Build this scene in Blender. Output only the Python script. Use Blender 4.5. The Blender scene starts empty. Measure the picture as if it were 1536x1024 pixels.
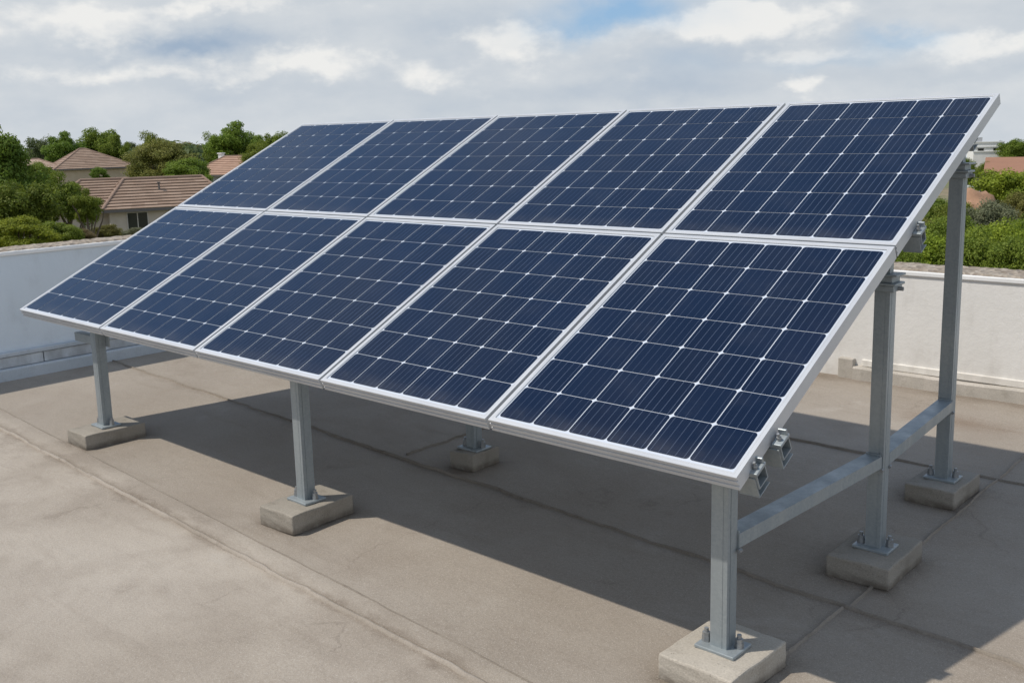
import bpy, bmesh, math, random
import numpy as np
from mathutils import Vector, Matrix, noise
R = math.radians
S = bpy.context.scene
COL = S.collection
PI = math.pi

# ------------------------------------------------------------------ camera
G = 0.75                                   # low edge of the panels above the roof
F_PX, CX, CY = 1492.636, 759.402, 462.894  # focal length and principal point of the 1536 px photograph
YAW, PITCH, ROLL = -0.741, 0.173, -0.026
EYE = Vector((6.353, -2.467, 0.998 + G))
FW = Vector((math.sin(YAW)*math.cos(PITCH), math.cos(YAW)*math.cos(PITCH), -math.sin(PITCH)))
_r = Vector((math.cos(YAW), -math.sin(YAW), 0)); _u = _r.cross(FW)
RT = math.cos(ROLL)*_r + math.sin(ROLL)*_u
UP = -math.sin(ROLL)*_r + math.cos(ROLL)*_u
cam_d = bpy.data.cameras.new("camera"); cam = bpy.data.objects.new("camera", cam_d); COL.objects.link(cam)
M = Matrix((RT, UP, -FW)).transposed().to_4x4(); M.translation = EYE
cam.matrix_world = M
cam_d.sensor_width = 36; cam_d.lens = F_PX/1536*36
cam_d.shift_x = (768-CX)/1536; cam_d.shift_y = (CY-512)/1536
cam_d.clip_start = 0.05; cam_d.clip_end = 6000
S.camera = cam

# ------------------------------------------------------------------ sun, sky, exposure
SUN_K, SUN_M = 0.45, 0.50                  # drift of a shadow along x and y per metre of height
SUN_DIR = Vector((-SUN_K, -SUN_M, 1)).normalized()      # towards the sun
SUN_EL = math.asin(SUN_DIR.z)
sl = bpy.data.lights.new("sun", 'SUN'); sl.energy = 3.8; sl.angle = R(0.9); sl.color = (1, 0.93, 0.83)
so = bpy.data.objects.new("sun", sl); COL.objects.link(so)
so.rotation_euler = SUN_DIR.to_track_quat('Z', 'Y').to_euler(); so.location = (0, 0, 30)
S.view_settings.view_transform = 'Standard'; S.view_settings.look = 'None'
S.view_settings.exposure = 0.0; S.view_settings.gamma = 1

def bear(px, py):                          # direction of a far point as azimuth (from +y) and elevation
    d = (FW + RT*(px-CX)/F_PX + UP*(CY-py)/F_PX).normalized()
    return math.atan2(d.x, d.y), math.asin(d.z)

W = bpy.data.worlds.new("World"); S.world = W; W.use_nodes = True
nt = W.node_tree; N = nt.nodes; L = nt.links
N.clear()
def nd(t, **k):
    n = N.new(t)
    for a, b in k.items(): setattr(n, a, b)
    return n
def mth(op, a, b=None, c=None, clamp=False):
    n = nd('ShaderNodeMath', operation=op, use_clamp=clamp)
    for i, v in enumerate((a, b, c)):
        if v is None: continue
        if isinstance(v, (int, float)): n.inputs[i].default_value = v
        else: L.new(v, n.inputs[i])
    return n.outputs[0]
def mixc(f, a, b, blend='MIX'):
    n = nd('ShaderNodeMix', data_type='RGBA', blend_type=blend)
    for i, v in ((0, f), (6, a), (7, b)):
        if isinstance(v, (int, float)): n.inputs[i].default_value = v
        elif isinstance(v, tuple): n.inputs[i].default_value = (*v, 1)
        else: L.new(v, n.inputs[i])
    return n.outputs[2]
out = nd('ShaderNodeOutputWorld'); bg = nd('ShaderNodeBackground'); bg.inputs[1].default_value = 0.1
L.new(bg.outputs[0], out.inputs[0])
sky = nd('ShaderNodeTexSky', sky_type='NISHITA', sun_disc=False)
sky.sun_elevation = SUN_EL; sky.sun_rotation = math.atan2(SUN_DIR.x, SUN_DIR.y)
sky.altitude = 50; sky.air_density = 1.0; sky.dust_density = 1.2; sky.ozone_density = 1.5
tc = nd('ShaderNodeTexCoord'); sep = nd('ShaderNodeSeparateXYZ'); L.new(tc.outputs['Generated'], sep.inputs[0])
az0 = mth('ARCTAN2', sep.outputs[0], sep.outputs[1]); el0 = mth('ARCSINE', sep.outputs[2])
def wnoise(scale, zs, detail=6, rough=.55, off=(0, 0, 0)):
    mp = nd('ShaderNodeMapping'); mp.inputs['Scale'].default_value = (1, 1, zs); mp.inputs['Location'].default_value = off
    L.new(tc.outputs['Generated'], mp.inputs[0])
    n = nd('ShaderNodeTexNoise'); n.inputs['Scale'].default_value = scale; n.inputs['Detail'].default_value = detail
    n.inputs['Roughness'].default_value = rough; L.new(mp.outputs[0], n.inputs['Vector'])
    return n.outputs[0]
wa = wnoise(9, 1.6, 5, .6); wb = wnoise(11, 1.6, 5, .6, (3, 1, 7))
az = mth('ADD', az0, mth('MULTIPLY', mth('SUBTRACT', wa, .5), .14))
el = mth('ADD', el0, mth('MULTIPLY', mth('SUBTRACT', wb, .5), .06))
def blob(px, py, wpx, hpx, amt=1.0):       # a cloud or a gap of given bearing and angular size
    a, e = bear(px, py)
    q = mth('ADD', mth('POWER', mth('DIVIDE', mth('SUBTRACT', az, a), wpx/F_PX), 2), mth('POWER', mth('DIVIDE', mth('SUBTRACT', el, e), hpx/F_PX), 2))
    return mth('MULTIPLY', mth('EXPONENT', mth('MULTIPLY', q, -1)), amt)
def total(bl):
    o = bl[0]
    for b in bl[1:]: o = mth('ADD', o, b)
    return o
def ramp(v, lo, hi):
    n = nd('ShaderNodeMapRange', interpolation_type='SMOOTHSTEP'); n.inputs[1].default_value = lo; n.inputs[2].default_value = hi
    L.new(v, n.inputs[0]); return n.outputs[0]
body = wnoise(7.5, 2.6, 7, .52, (1.3, 0, .4))
puff = wnoise(13, 2.2, 8, .55, (5, 2, 1))
gap = total([blob(930, 8, 110, 26, .95), blob(880, 30, 70, 18, .35), blob(1340, 66, 62, 14, .6), blob(1250, 95, 90, 12, .25), blob(1040, 95, 60, 20, .15)])
dark = total([blob(285, 62, 120, 17, .95), blob(150, 80, 90, 10, .25), blob(205, 28, 30, 9, .3), blob(640, 40, 120, 25, .3), blob(1100, 85, 180, 20, .4), blob(1000, 130, 200, 16, .35), blob(400, 130, 260, 14, .3), blob(1450, 115, 130, 16, .35), blob(700, 150, 300, 18, .2)])
lite = total([blob(1110, 32, 130, 32, .9), blob(770, 52, 75, 30, .75), blob(1208, 134, 34, 16, .7), blob(1470, 68, 110, 20, .7), blob(1200, 85, 60, 14, .5), blob(130, 35, 120, 30, .6), blob(340, 8, 90, 14, .6), blob(480, 95, 130, 22, .5), blob(200, 112, 200, 16, .45), blob(640, 110, 70, 16, .3)])
high = ramp(el0, .16, .5)                  # the deck opens to blue overhead
cover = mth('SUBTRACT', mth('SUBTRACT', 1.0, gap), mth('MULTIPLY', high, mth('MULTIPLY', ramp(body, .64, .46), .72)), clamp=True)
fine = wnoise(34, 1.7, 6, .58, (2, 6, 3))
edge = mth('ADD', mth('MULTIPLY', mth('SUBTRACT', puff, .5), 1.3), mth('MULTIPLY', mth('SUBTRACT', fine, .5), .7))
heap = ramp(mth('ADD', lite, mth('MULTIPLY', edge, .8)), .12, .70)
added_gap = mth('MULTIPLY', ramp(mth('COSINE', mth('SUBTRACT', az0, R(-72))), .45, .9), ramp(el0, .20, .36))  # unseen blue gap in the clouds, added for the panels to reflect
cover = mth('MULTIPLY', cover, mth('SUBTRACT', 1, mth('MULTIPLY', added_gap, mth('ADD', .62, mth('MULTIPLY', ramp(body, .58, .42), .3)))))
tone = mth('SUBTRACT', mth('MULTIPLY', heap, .50), mth('MULTIPLY', mth('MULTIPLY', dark, mth('ADD', .8, edge)), .66))
tone = mth('ADD', mth('ADD', tone, mth('MULTIPLY', mth('SUBTRACT', body, .5), .6)), mth('ADD', .55, mth('MULTIPLY', edge, .24)), clamp=True)
cr = nd('ShaderNodeValToRGB'); L.new(tone, cr.inputs[0])
e = cr.color_ramp.elements
e[0].position = 0; e[0].color = (3.5, 4.45, 5.7, 1); e[1].position = 1; e[1].color = (8.5, 8.5, 8.35, 1)
m_ = e.new(.45); m_.color = (5.7, 6.2, 6.75, 1)
blue = mixc(.6, sky.outputs[0], mixc(high, (2.9, 5.2, 8.3), (2.2, 4.2, 7.8)))
# unseen clouds towards +x brightened, added as fill for the left wall
face = mth('MULTIPLY', ramp(mth('COSINE', mth('SUBTRACT', az0, R(95))), .35, .95), ramp(el0, .75, .2))
cl = nd('ShaderNodeVectorMath', operation='SCALE'); L.new(cr.outputs[0], cl.inputs[0]); L.new(mth('ADD', 1, mth('MULTIPLY', face, .5)), cl.inputs['Scale'])
L.new(mixc(cover, blue, cl.outputs[0]), bg.inputs[0])

# ------------------------------------------------------------------ helpers
def at(px, py, d):                         # the point seen at a pixel of the photograph, d metres deep
    return EYE + d*(FW + RT*(px-CX)/F_PX + UP*(CY-py)/F_PX)
def tag(o, label=None, cat=None, group=None, kind=None):
    if label: o['label'] = label
    if cat: o['category'] = cat
    if group: o['group'] = group
    if kind: o['kind'] = kind
    return o
def empty(name, loc, rot=(0, 0, 0), **k):
    o = bpy.data.objects.new(name, None); COL.objects.link(o); o.location = loc; o.rotation_euler = rot
    o.empty_display_size = .1
    return tag(o, **k)
def link(name, bm, mats, parent=None, smooth=False, loc=None, rot=None):
    me = bpy.data.meshes.new(name)
    if isinstance(bm, bmesh.types.BMesh):
        bmesh.ops.recalc_face_normals(bm, faces=bm.faces)
        bm.to_mesh(me); bm.free()
    else: me = bm
    for m in (mats if isinstance(mats, (list, tuple)) else [mats]): me.materials.append(m)
    if smooth:
        for p in me.polygons: p.use_smooth = True
    o = bpy.data.objects.new(name, me); COL.objects.link(o)
    if parent: o.parent = parent
    if loc: o.location = loc
    if rot: o.rotation_euler = rot
    return o
def share(src, parent, scale=None, loc=None):
    o = src.copy(); COL.objects.link(o); o.parent = parent
    if scale: o.scale = scale
    if loc is not None: o.location = loc
    return o
def copy_tree(o, parent=None):
    c = o.copy(); COL.objects.link(c)
    if parent: c.parent = parent
    for ch in list(o.children): copy_tree(ch, c)
    return c
def box(bm, a, b, bev=0, mi=0, seg=2):
    a = Vector(a); b = Vector(b)
    r = bmesh.ops.create_cube(bm, size=1, matrix=Matrix.Translation((a+b)/2) @ Matrix.Diagonal((*(b-a), 1)))
    vs = r['verts']; fs = list({f for v in vs for f in v.link_faces})
    for f in fs: f.material_index = mi
    if bev:
        es = list({e_ for v in vs for e_ in v.link_edges})
        bmesh.ops.bevel(bm, geom=es, offset=bev, segments=seg, affect='EDGES', profile=.5)
    return vs
def prism(bm, pts, z0, z1, mi=0):          # pts: (x, y) outline, extruded along z
    a = [bm.verts.new((x, y, z0)) for x, y in pts]; b = [bm.verts.new((x, y, z1)) for x, y in pts]
    n = len(pts); fs = []
    for i in range(n): fs.append(bm.faces.new((a[i], a[(i+1) % n], b[(i+1) % n], b[i])))
    fs.append(bm.faces.new(a[::-1])); fs.append(bm.faces.new(b))
    for f in fs: f.material_index = mi
    return a+b
def cyl(bm, p0, p1, r0, r1=None, seg=10, mi=0):
    p0 = Vector(p0); p1 = Vector(p1); r1 = r0 if r1 is None else r1
    q = (p1-p0).to_track_quat('Z', 'Y').to_matrix().to_4x4()
    r = bmesh.ops.create_cone(bm, segments=seg, radius1=r0, radius2=max(r1, 1e-4), depth=(p1-p0).length, cap_ends=True,
                              matrix=Matrix.Translation((p0+p1)/2) @ q)
    for f in {f for v in r['verts'] for f in v.link_faces}: f.material_index = mi
    return r['verts']

# ------------------------------------------------------------------ materials
def mat(name):
    m = bpy.data.materials.new(name); m.use_nodes = True
    t = m.node_tree; b = t.nodes['Principled BSDF']
    return m, t, b
class Sh:                                   # a small node builder for one material
    def __init__(s, name):
        s.m, s.t, s.b = mat(name); s.n = s.t.nodes; s.l = s.t.links
        s.tc = s.n.new('ShaderNodeTexCoord')
    def put(s, v, sock):
        if isinstance(v, (int, float)): sock.default_value = v
        elif isinstance(v, tuple): sock.default_value = (*v, 1) if len(v) == 3 and sock.type == 'RGBA' else v
        else: s.l.new(v, sock)
    def noise(s, scale, detail=4, rough=.55, co='Object', stretch=None, dist=0):
        n = s.n.new('ShaderNodeTexNoise'); n.inputs['Scale'].default_value = scale; n.inputs['Detail'].default_value = detail
        n.inputs['Roughness'].default_value = rough; n.inputs['Distortion'].default_value = dist
        c = s.tc.outputs[co] if isinstance(co, str) else co
        if stretch:
            mp = s.n.new('ShaderNodeMapping'); mp.inputs['Scale'].default_value = stretch; s.l.new(c, mp.inputs[0]); c = mp.outputs[0]
        s.l.new(c, n.inputs['Vector']); return n.outputs[0]
    def math(s, op, a, b=None, c=None, clamp=False):
        n = s.n.new('ShaderNodeMath'); n.operation = op; n.use_clamp = clamp
        for i, v in enumerate((a, b, c)):
            if v is not None: s.put(v, n.inputs[i])
        return n.outputs[0]
    def ramp(s, v, lo, hi, a=0., b=1.):
        n = s.n.new('ShaderNodeMapRange'); n.interpolation_type = 'SMOOTHSTEP'
        for i, x in ((1, lo), (2, hi), (3, a), (4, b)): n.inputs[i].default_value = x
        s.put(v, n.inputs[0]); return n.outputs[0]
    def mix(s, f, a, b, blend='MIX'):
        n = s.n.new('ShaderNodeMix'); n.data_type = 'RGBA'; n.blend_type = blend
        s.put(f, n.inputs[0]); s.put(a, n.inputs[6]); s.put(b, n.inputs[7]); return n.outputs[2]
    def bump(s, h, strength=.3, dist=.01):
        n = s.n.new('ShaderNodeBump'); n.inputs['Strength'].default_value = strength; n.inputs['Distance'].default_value = dist
        s.put(h, n.inputs['Height']); s.l.new(n.outputs[0], s.b.inputs['Normal'])
    def set(s, **k):
        for a, v in k.items(): s.put(v, s.b.inputs[a.replace('_', ' ')])
        return s.m

def m_concrete(name, c0, c1, stain=(.16, .13, .10), amt=.35, bump=.35):
    s = Sh(name)
    big = s.noise(2.1, 5); mid = s.noise(14, 5, .6); fine = s.noise(160, 3, .7)
    col = s.mix(s.ramp(big, .3, .7), c0, c1)
    col = s.mix(s.math('MULTIPLY', s.ramp(mid, .5, .78), amt), col, stain)
    col = s.mix(s.ramp(fine, .25, .75, .0, .55), col, s.mix(.5, col, (.08, .07, .06), 'MULTIPLY'))
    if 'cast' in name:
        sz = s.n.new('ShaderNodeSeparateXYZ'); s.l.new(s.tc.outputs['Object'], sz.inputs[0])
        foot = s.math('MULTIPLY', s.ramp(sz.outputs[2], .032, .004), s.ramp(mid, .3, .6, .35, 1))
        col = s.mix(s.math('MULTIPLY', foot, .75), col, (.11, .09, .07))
        pv = s.n.new('ShaderNodeTexVoronoi'); pv.inputs['Scale'].default_value = 75; s.l.new(s.tc.outputs['Object'], pv.inputs['Vector'])
        pit = s.math('MULTIPLY', s.ramp(pv.outputs['Distance'], .22, .1), s.ramp(mid, .5, .6))
        col = s.mix(s.math('MULTIPLY', pit, .6), col, (.12, .105, .09))
    s.bump(s.math('ADD', s.math('MULTIPLY', fine, .5), mid), bump, .006)
    return s.set(Base_Color=col, Roughness=.9, Specular_IOR_Level=.25)

def m_roof_deck():
    s = Sh("roof screed")
    co = s.tc.outputs['Object']
    sp = s.n.new('ShaderNodeSeparateXYZ'); s.l.new(co, sp.inputs[0]); x, y = sp.outputs[0], sp.outputs[1]
    huge = s.noise(.55, 4, .5); big = s.noise(1.7, 6, .58, dist=.4); mid = s.noise(7, 6, .62, stretch=(1, 1.6, 1)); grain = s.noise(110, 4, .8); fine = s.noise(260, 2, .6)
    lin = s.noise(3.0, 5, .6, stretch=(.35, 2.2, 1))
    col = s.mix(s.ramp(huge, .3, .7), (.325, .285, .237), (.39, .348, .298))
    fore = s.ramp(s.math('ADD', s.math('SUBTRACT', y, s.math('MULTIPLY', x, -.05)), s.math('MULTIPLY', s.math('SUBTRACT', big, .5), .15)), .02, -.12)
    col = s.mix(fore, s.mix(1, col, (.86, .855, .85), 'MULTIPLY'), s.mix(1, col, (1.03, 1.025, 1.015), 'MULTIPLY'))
    col = s.mix(s.ramp(big, .42, .72, 0, .6), col, (.25, .212, .172))
    col = s.mix(s.ramp(big, .40, .25, 0, .5), col, (.42, .385, .34))
    col = s.mix(s.ramp(lin, .55, .75, 0, .35), col, (.225, .188, .15))
    col = s.mix(s.ramp(mid, .52, .8, 0, .28), col, (.22, .185, .15))
    # dirt that collects along the seams between the laid sheets
    wob = s.math('MULTIPLY', s.math('SUBTRACT', mid, .5), .16)
    def seam(a, b, w, amt, side=0):
        d = s.math('ADD', s.math('SUBTRACT', y, s.math('ADD', s.math('MULTIPLY', x, b), a)), wob)
        q = s.math('DIVIDE', d, w)
        return s.math('MULTIPLY', s.math('EXPONENT', s.math('MULTIPLY', s.math('MULTIPLY', q, q), -1)), amt)
    st = s.math('ADD', seam(1.15, -.056, .035, .3), seam(-.145, -.046, .035, .5))
    st = s.math('ADD', st, seam(2.66, -.003, .03, .25))
    st = s.math('ADD', st, seam(4.16, 0, .10, .7))
    st = s.math('MULTIPLY', st, s.ramp(big, .25, .65, .25, 1.0), clamp=True)
    col = s.mix(st, col, (.15, .118, .088))
    vz = s.n.new('ShaderNodeTexVoronoi'); vz.feature = 'DISTANCE_TO_EDGE'; vz.inputs['Scale'].default_value = .9
    vm = s.n.new('ShaderNodeVectorMath'); vm.operation = 'ADD'; s.l.new(co, vm.inputs[0])
    vn = s.n.new('ShaderNodeTexNoise'); vn.inputs['Scale'].default_value = 2.6; vn.inputs['Detail'].default_value = 6; s.l.new(co, vn.inputs['Vector'])
    vs_ = s.n.new('ShaderNodeVectorMath'); vs_.operation = 'SCALE'; vs_.inputs['Scale'].default_value = .55; s.l.new(vn.outputs['Color'], vs_.inputs[0])
    s.l.new(vs_.outputs[0], vm.inputs[1]); s.l.new(vm.outputs[0], vz.inputs['Vector'])
    crack = s.math('MULTIPLY', s.ramp(vz.outputs['Distance'], .010, .002), s.ramp(big, .5, .66))       # hairline cracks, only here and there
    col = s.mix(s.math('MULTIPLY', crack, .30), col, (.15, .12, .095))
    drag = s.noise(1.3, 7, .68, stretch=(.5, 1.5, 1), dist=1.2)
    col = s.mix(s.ramp(drag, .56, .74, 0, .42), col, (.215, .18, .145))
    col = s.mix(s.ramp(drag, .40, .27, 0, .30), col, (.46, .425, .38))
    # grime that gathers round the feet of the concrete blocks
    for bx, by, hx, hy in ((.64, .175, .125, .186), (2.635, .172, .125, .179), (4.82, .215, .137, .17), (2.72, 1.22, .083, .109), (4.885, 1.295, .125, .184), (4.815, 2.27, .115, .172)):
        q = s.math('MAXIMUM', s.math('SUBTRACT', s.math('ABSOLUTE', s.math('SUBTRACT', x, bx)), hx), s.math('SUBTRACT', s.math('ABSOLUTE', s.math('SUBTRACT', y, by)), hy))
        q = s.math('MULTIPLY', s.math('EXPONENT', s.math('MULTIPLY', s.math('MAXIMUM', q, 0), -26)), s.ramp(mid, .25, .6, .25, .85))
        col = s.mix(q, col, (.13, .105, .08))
    # rust coloured puddle mark near the back parapet
    q = s.math('ADD', s.math('POWER', s.math('DIVIDE', s.math('SUBTRACT', s.math('ADD', x, s.math('MULTIPLY', wob, 4)), 4.45), .35), 2), s.math('POWER', s.math('DIVIDE', s.math('SUBTRACT', s.math('ADD', y, wob), 3.55), .14), 2))
    col = s.mix(s.math('MULTIPLY', s.math('EXPONENT', s.math('MULTIPLY', q, -1)), .55), col, (.17, .115, .075))
    col = s.mix(s.ramp(grain, .40, .70, 0, .5), col, s.mix(1, col, (.66, .64, .62), 'MULTIPLY'))
    col = s.mix(s.ramp(fine, .56, .72, 0, .5), col, (.54, .50, .45))
    spk = s.noise(420, 1, .5)
    col = s.mix(s.ramp(spk, .66, .74, 0, .55), col, (.11, .09, .07))
    s.bump(s.math('ADD', s.math('ADD', s.math('MULTIPLY', grain, .5), s.math('MULTIPLY', fine, .25)), s.math('MULTIPLY', mid, 1.5)), .38, .012)
    return s.set(Base_Color=col, Roughness=.92, Specular_IOR_Level=.2)

def m_galv(name="galvanised steel", base=(.31, .345, .36), dark=(.19, .225, .245), metal=.45):
    s = Sh(name)
    v = s.n.new('ShaderNodeTexVoronoi'); v.inputs['Scale'].default_value = 120; s.l.new(s.tc.outputs['Object'], v.inputs['Vector'])
    hs = s.n.new('ShaderNodeSeparateColor'); s.l.new(v.outputs['Color'], hs.inputs[0])
    ln = s.noise(9, 5, .6, stretch=(1, 1, .25)); fn = s.noise(60, 3)
    col = s.mix(s.ramp(ln, .25, .75), base, tuple(.55*a_+.45*b_ for a_, b_ in zip(base, dark)))
    col = s.mix(s.math('MULTIPLY', hs.outputs[0], .09), col, (.66, .69, .71))
    col = s.mix(s.ramp(fn, .62, .8, 0, .2), col, (.2, .205, .2))
    s.bump(fn, .08, .002)
    return s.set(Base_Color=col, Metallic=metal, Roughness=s.ramp(ln, .3, .7, .38, .6))

def m_alu():
    s = Sh("anodised aluminium")
    n = s.noise(2.2, 4, .6); f = s.noise(90, 2)
    col = s.mix(s.ramp(n, .35, .7), (.54, .55, .56), (.48, .49, .505))
    col = s.mix(s.ramp(f, .6, .8, 0, .15), col, (.5, .5, .5))
    return s.set(Base_Color=col, Metallic=.25, Roughness=.42)

def m_cell():
    s = Sh("monocrystalline cell")
    sp = s.n.new('ShaderNodeSeparateXYZ'); s.l.new(s.tc.outputs['UV'], sp.inputs[0]); u, v = sp.outputs[0], sp.outputs[1]
    d = s.math('ABSOLUTE', s.math('SUBTRACT', s.math('FRACT', s.math('MULTIPLY', u, 5)), .5))
    bus = s.ramp(d, .030, .012)
    fing = s.math('ABSOLUTE', s.math('SUBTRACT', s.math('FRACT', s.math('MULTIPLY', u, 20)), .5))
    fing = s.ramp(fing, .14, .03, 0, .20)
    n = s.noise(2.4, 4, .55); f = s.noise(500, 2)
    col = s.mix(s.ramp(n, .3, .7), (.0022, .0062, .0205), (.0034, .009, .028))
    col = s.mix(s.ramp(f, .4, .7, 0, .2), col, (.012, .022, .05))
    col = s.mix(fing, col, (.035, .055, .105))
    col = s.mix(s.math('MULTIPLY', bus, .6), col, (.17, .215, .31))
    gi = s.n.new('ShaderNodeNewGeometry')
    col = s.mix(s.math('MULTIPLY', gi.outputs['Random Per Island'], .55), col, (.005, .0125, .036))
    dust = s.noise(5, 6, .65)
    so_ = s.n.new('ShaderNodeSeparateXYZ'); s.l.new(s.tc.outputs['Object'], so_.inputs[0])
    sill = s.math('MULTIPLY', s.ramp(so_.outputs[1], .13, .03), s.ramp(dust, .3, .65, .2, 1))   # dust washed down to the low frame
    col = s.mix(s.math('MULTIPLY', sill, .07), col, (.36, .33, .28))
    col = s.mix(s.ramp(dust, .45, .8, 0, .018), col, (.4, .38, .34))
    return s.set(Base_Color=col, Roughness=s.ramp(dust, .3, .8, .10, .18), Specular_IOR_Level=.32, IOR=1.4)

def m_backsheet():
    s = Sh("white backsheet under glass")
    return s.set(Base_Color=(.52, .56, .62), Roughness=.15, Specular_IOR_Level=.42)

def m_plaster(name, c0, c1, dirt=(.36, .33, .29), damp=.35):
    s = Sh(name)
    sp = s.n.new('ShaderNodeSeparateXYZ'); s.l.new(s.tc.outputs['Object'], sp.inputs[0]); z = sp.outputs[2]
    big = s.noise(1.1, 5); mid = s.noise(6, 6, .6, stretch=(1, 1, .5)); fine = s.noise(90, 4, .7); tro = s.noise(22, 4, .6)
    col = s.mix(s.ramp(big, .3, .7), c0, c1)
    col = s.mix(s.ramp(mid, .52, .8, 0, .28), col, dirt)
    low = s.math('MULTIPLY', s.ramp(z, .42, .02), s.ramp(mid, .3, .62))      # splash dirt that the rain leaves at the foot
    col = s.mix(s.math('MULTIPLY', low, damp), col, dirt)
    s.bump(s.math('ADD', s.math('MULTIPLY', fine, .5), tro), .28, .008)
    return s.set(Base_Color=col, Roughness=.85, Specular_IOR_Level=.3)

def m_gravel():
    s = Sh("pebbled coping")
    v = s.n.new('ShaderNodeTexVoronoi'); v.inputs['Scale'].default_value = 28; s.l.new(s.tc.outputs['Object'], v.inputs['Vector'])
    hs = s.n.new('ShaderNodeSeparateColor'); s.l.new(v.outputs['Color'], hs.inputs[0])
    n = s.noise(5, 4)
    col = s.mix(hs.outputs[0], (.24, .205, .165), (.40, .355, .30))
    col = s.mix(s.ramp(hs.outputs[1], .7, .9, 0, .6), col, (.14, .11, .09))
    col = s.mix(s.ramp(n, .4, .7, 0, .4), col, (.27, .215, .165))
    s.bump(v.outputs['Distance'], .8, .02)
    return s.set(Base_Color=col, Roughness=.95, Specular_IOR_Level=.15)

def m_leaf(name, c0, c1, c2, trans=.42):
    s = Sh(name)
    g = s.n.new('ShaderNodeNewGeometry'); oi = s.n.new('ShaderNodeObjectInfo')
    r = g.outputs['Random Per Island']
    n = s.noise(3.2, 3, .5)
    col = s.mix(r, c0, c1)
    col = s.mix(s.ramp(n, .42, .68, 0, .7), col, c2)
    hv = s.n.new('ShaderNodeHueSaturation'); s.l.new(col, hv.inputs['Color'])
    s.put(s.math('ADD', .476, s.math('MULTIPLY', oi.outputs['Random'], .028)), hv.inputs['Hue'])
    s.put(s.math('ADD', 1.02, s.math('MULTIPLY', oi.outputs['Random'], .30)), hv.inputs['Value'])
    s.set(Base_Color=hv.outputs[0], Roughness=.62, Specular_IOR_Level=.25)
    tr = s.n.new('ShaderNodeBsdfTranslucent'); s.l.new(hv.outputs[0], tr.inputs[0])
    mx = s.n.new('ShaderNodeMixShader'); mx.inputs[0].default_value = trans
    s.l.new(s.b.outputs[0], mx.inputs[1]); s.l.new(tr.outputs[0], mx.inputs[2])
    s.l.new(mx.outputs[0], s.n['Material Output'].inputs[0])
    return s.m

def m_plain(name, c, rough=.7, metal=0., var=.25, scale=6, bump=.15):
    s = Sh(name); n = s.noise(scale, 5, .6)
    col = s.mix(s.ramp(n, .3, .72, 0, var), c, tuple(v*.45 for v in c))
    s.bump(n, bump, .01)
    return s.set(Base_Color=col, Roughness=rough, Metallic=metal)

def m_tile(name, c0, c1, c2):
    s = Sh(name)
    g = s.n.new('ShaderNodeNewGeometry')
    n = s.noise(1.0, 5, .6); n2 = s.noise(.35, 3)
    col = s.mix(g.outputs['Random Per Island'], c0, c1)
    col = s.mix(s.ramp(n, .45, .75, 0, .6), col, c2)
    col = s.mix(s.ramp(n2, .5, .75, 0, .4), col, c0)
    return s.set(Base_Color=col, Roughness=.85, Specular_IOR_Level=.2)

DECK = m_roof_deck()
LIP = m_concrete("seam mortar", (.215, .185, .15), (.275, .24, .20), (.12, .095, .07), .6, .5)
LIP2 = m_concrete("lip mortar", (.30, .26, .215), (.38, .335, .285), (.15, .12, .09), .6, .5)
BLOCK = m_concrete("cast concrete", (.275, .25, .212), (.335, .305, .26), (.19, .165, .13), .45, .5)
BLOCKP = m_concrete("pale cast concrete", (.40, .365, .31), (.47, .43, .37), (.27, .235, .19), .35, .45)
KERB = m_concrete("kerb cement", (.42, .39, .34), (.52, .48, .43), (.27, .24, .20), .5, .5)
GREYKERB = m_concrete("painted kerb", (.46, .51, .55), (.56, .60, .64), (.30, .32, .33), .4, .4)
GALV = m_galv(); BOLT = m_galv("zinc bolt", (.30, .31, .315), (.16, .165, .17), .6)
ALU = m_alu(); CELL = m_cell(); BACK = m_backsheet()
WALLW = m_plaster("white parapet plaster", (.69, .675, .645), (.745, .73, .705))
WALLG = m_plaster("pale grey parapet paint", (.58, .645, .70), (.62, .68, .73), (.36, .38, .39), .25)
TRIM = m_plain("white drip edge", (.80, .80, .79), .7, var=.18)
GRAVEL = m_gravel()
DARKRUB = m_plain("dark gasket", (.03, .03, .032), .7)
BARK = m_plain("bark", (.13, .10, .075), .9, var=.6, scale=9, bump=.6)
LEAF = {
 'mid': m_leaf("leaf mid green", (.112, .165, .02), (.19, .25, .036), (.075, .125, .017)),
 'dark': m_leaf("leaf dark green", (.095, .155, .02), (.16, .22, .033), (.062, .11, .016)),
 'lime': m_leaf("leaf fresh green", (.165, .225, .018), (.25, .31, .035), (.10, .155, .017)),
 'olive': m_leaf("leaf olive", (.155, .165, .036), (.215, .215, .06), (.105, .125, .03)),
 'grey': m_leaf("leaf grey green", (.14, .155, .085), (.20, .21, .125), (.10, .115, .06)),
 'brown': m_leaf("leaf dry brown", (.24, .18, .095), (.19, .165, .075), (.13, .13, .045)),
 'far': m_leaf("leaf blue green", (.09, .13, .05), (.13, .17, .065), (.07, .10, .045)),
}

# ------------------------------------------------------------------ the roof
BASE = -7.0                                 # the street level below the roof
XL, YB = -1.53, 4.23                        # inner faces of the left and the back parapet
HL, HB = 0.965, 0.775                       # their heights
bm = bmesh.new()
nx, ny = 60, 48
x0, x1, y0, y1 = XL-.02, 16.0, -9.0, YB+.02
for j in range(ny+1):
    for i in range(nx+1):
        x = x0+(x1-x0)*i/nx; y = y0+(y1-y0)*j/ny
        bm.verts.new((x, y, .006*noise.noise(Vector((x*.6, y*.6, 0)))-.006))
bm.verts.ensure_lookup_table()
for j in range(ny):
    for i in range(nx):
        a = j*(nx+1)+i; bm.faces.new([bm.verts[k] for k in (a, a+1, a+nx+2, a+nx+1)])
tag(link('roof_deck', bm, DECK, smooth=True), kind='structure')

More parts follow.
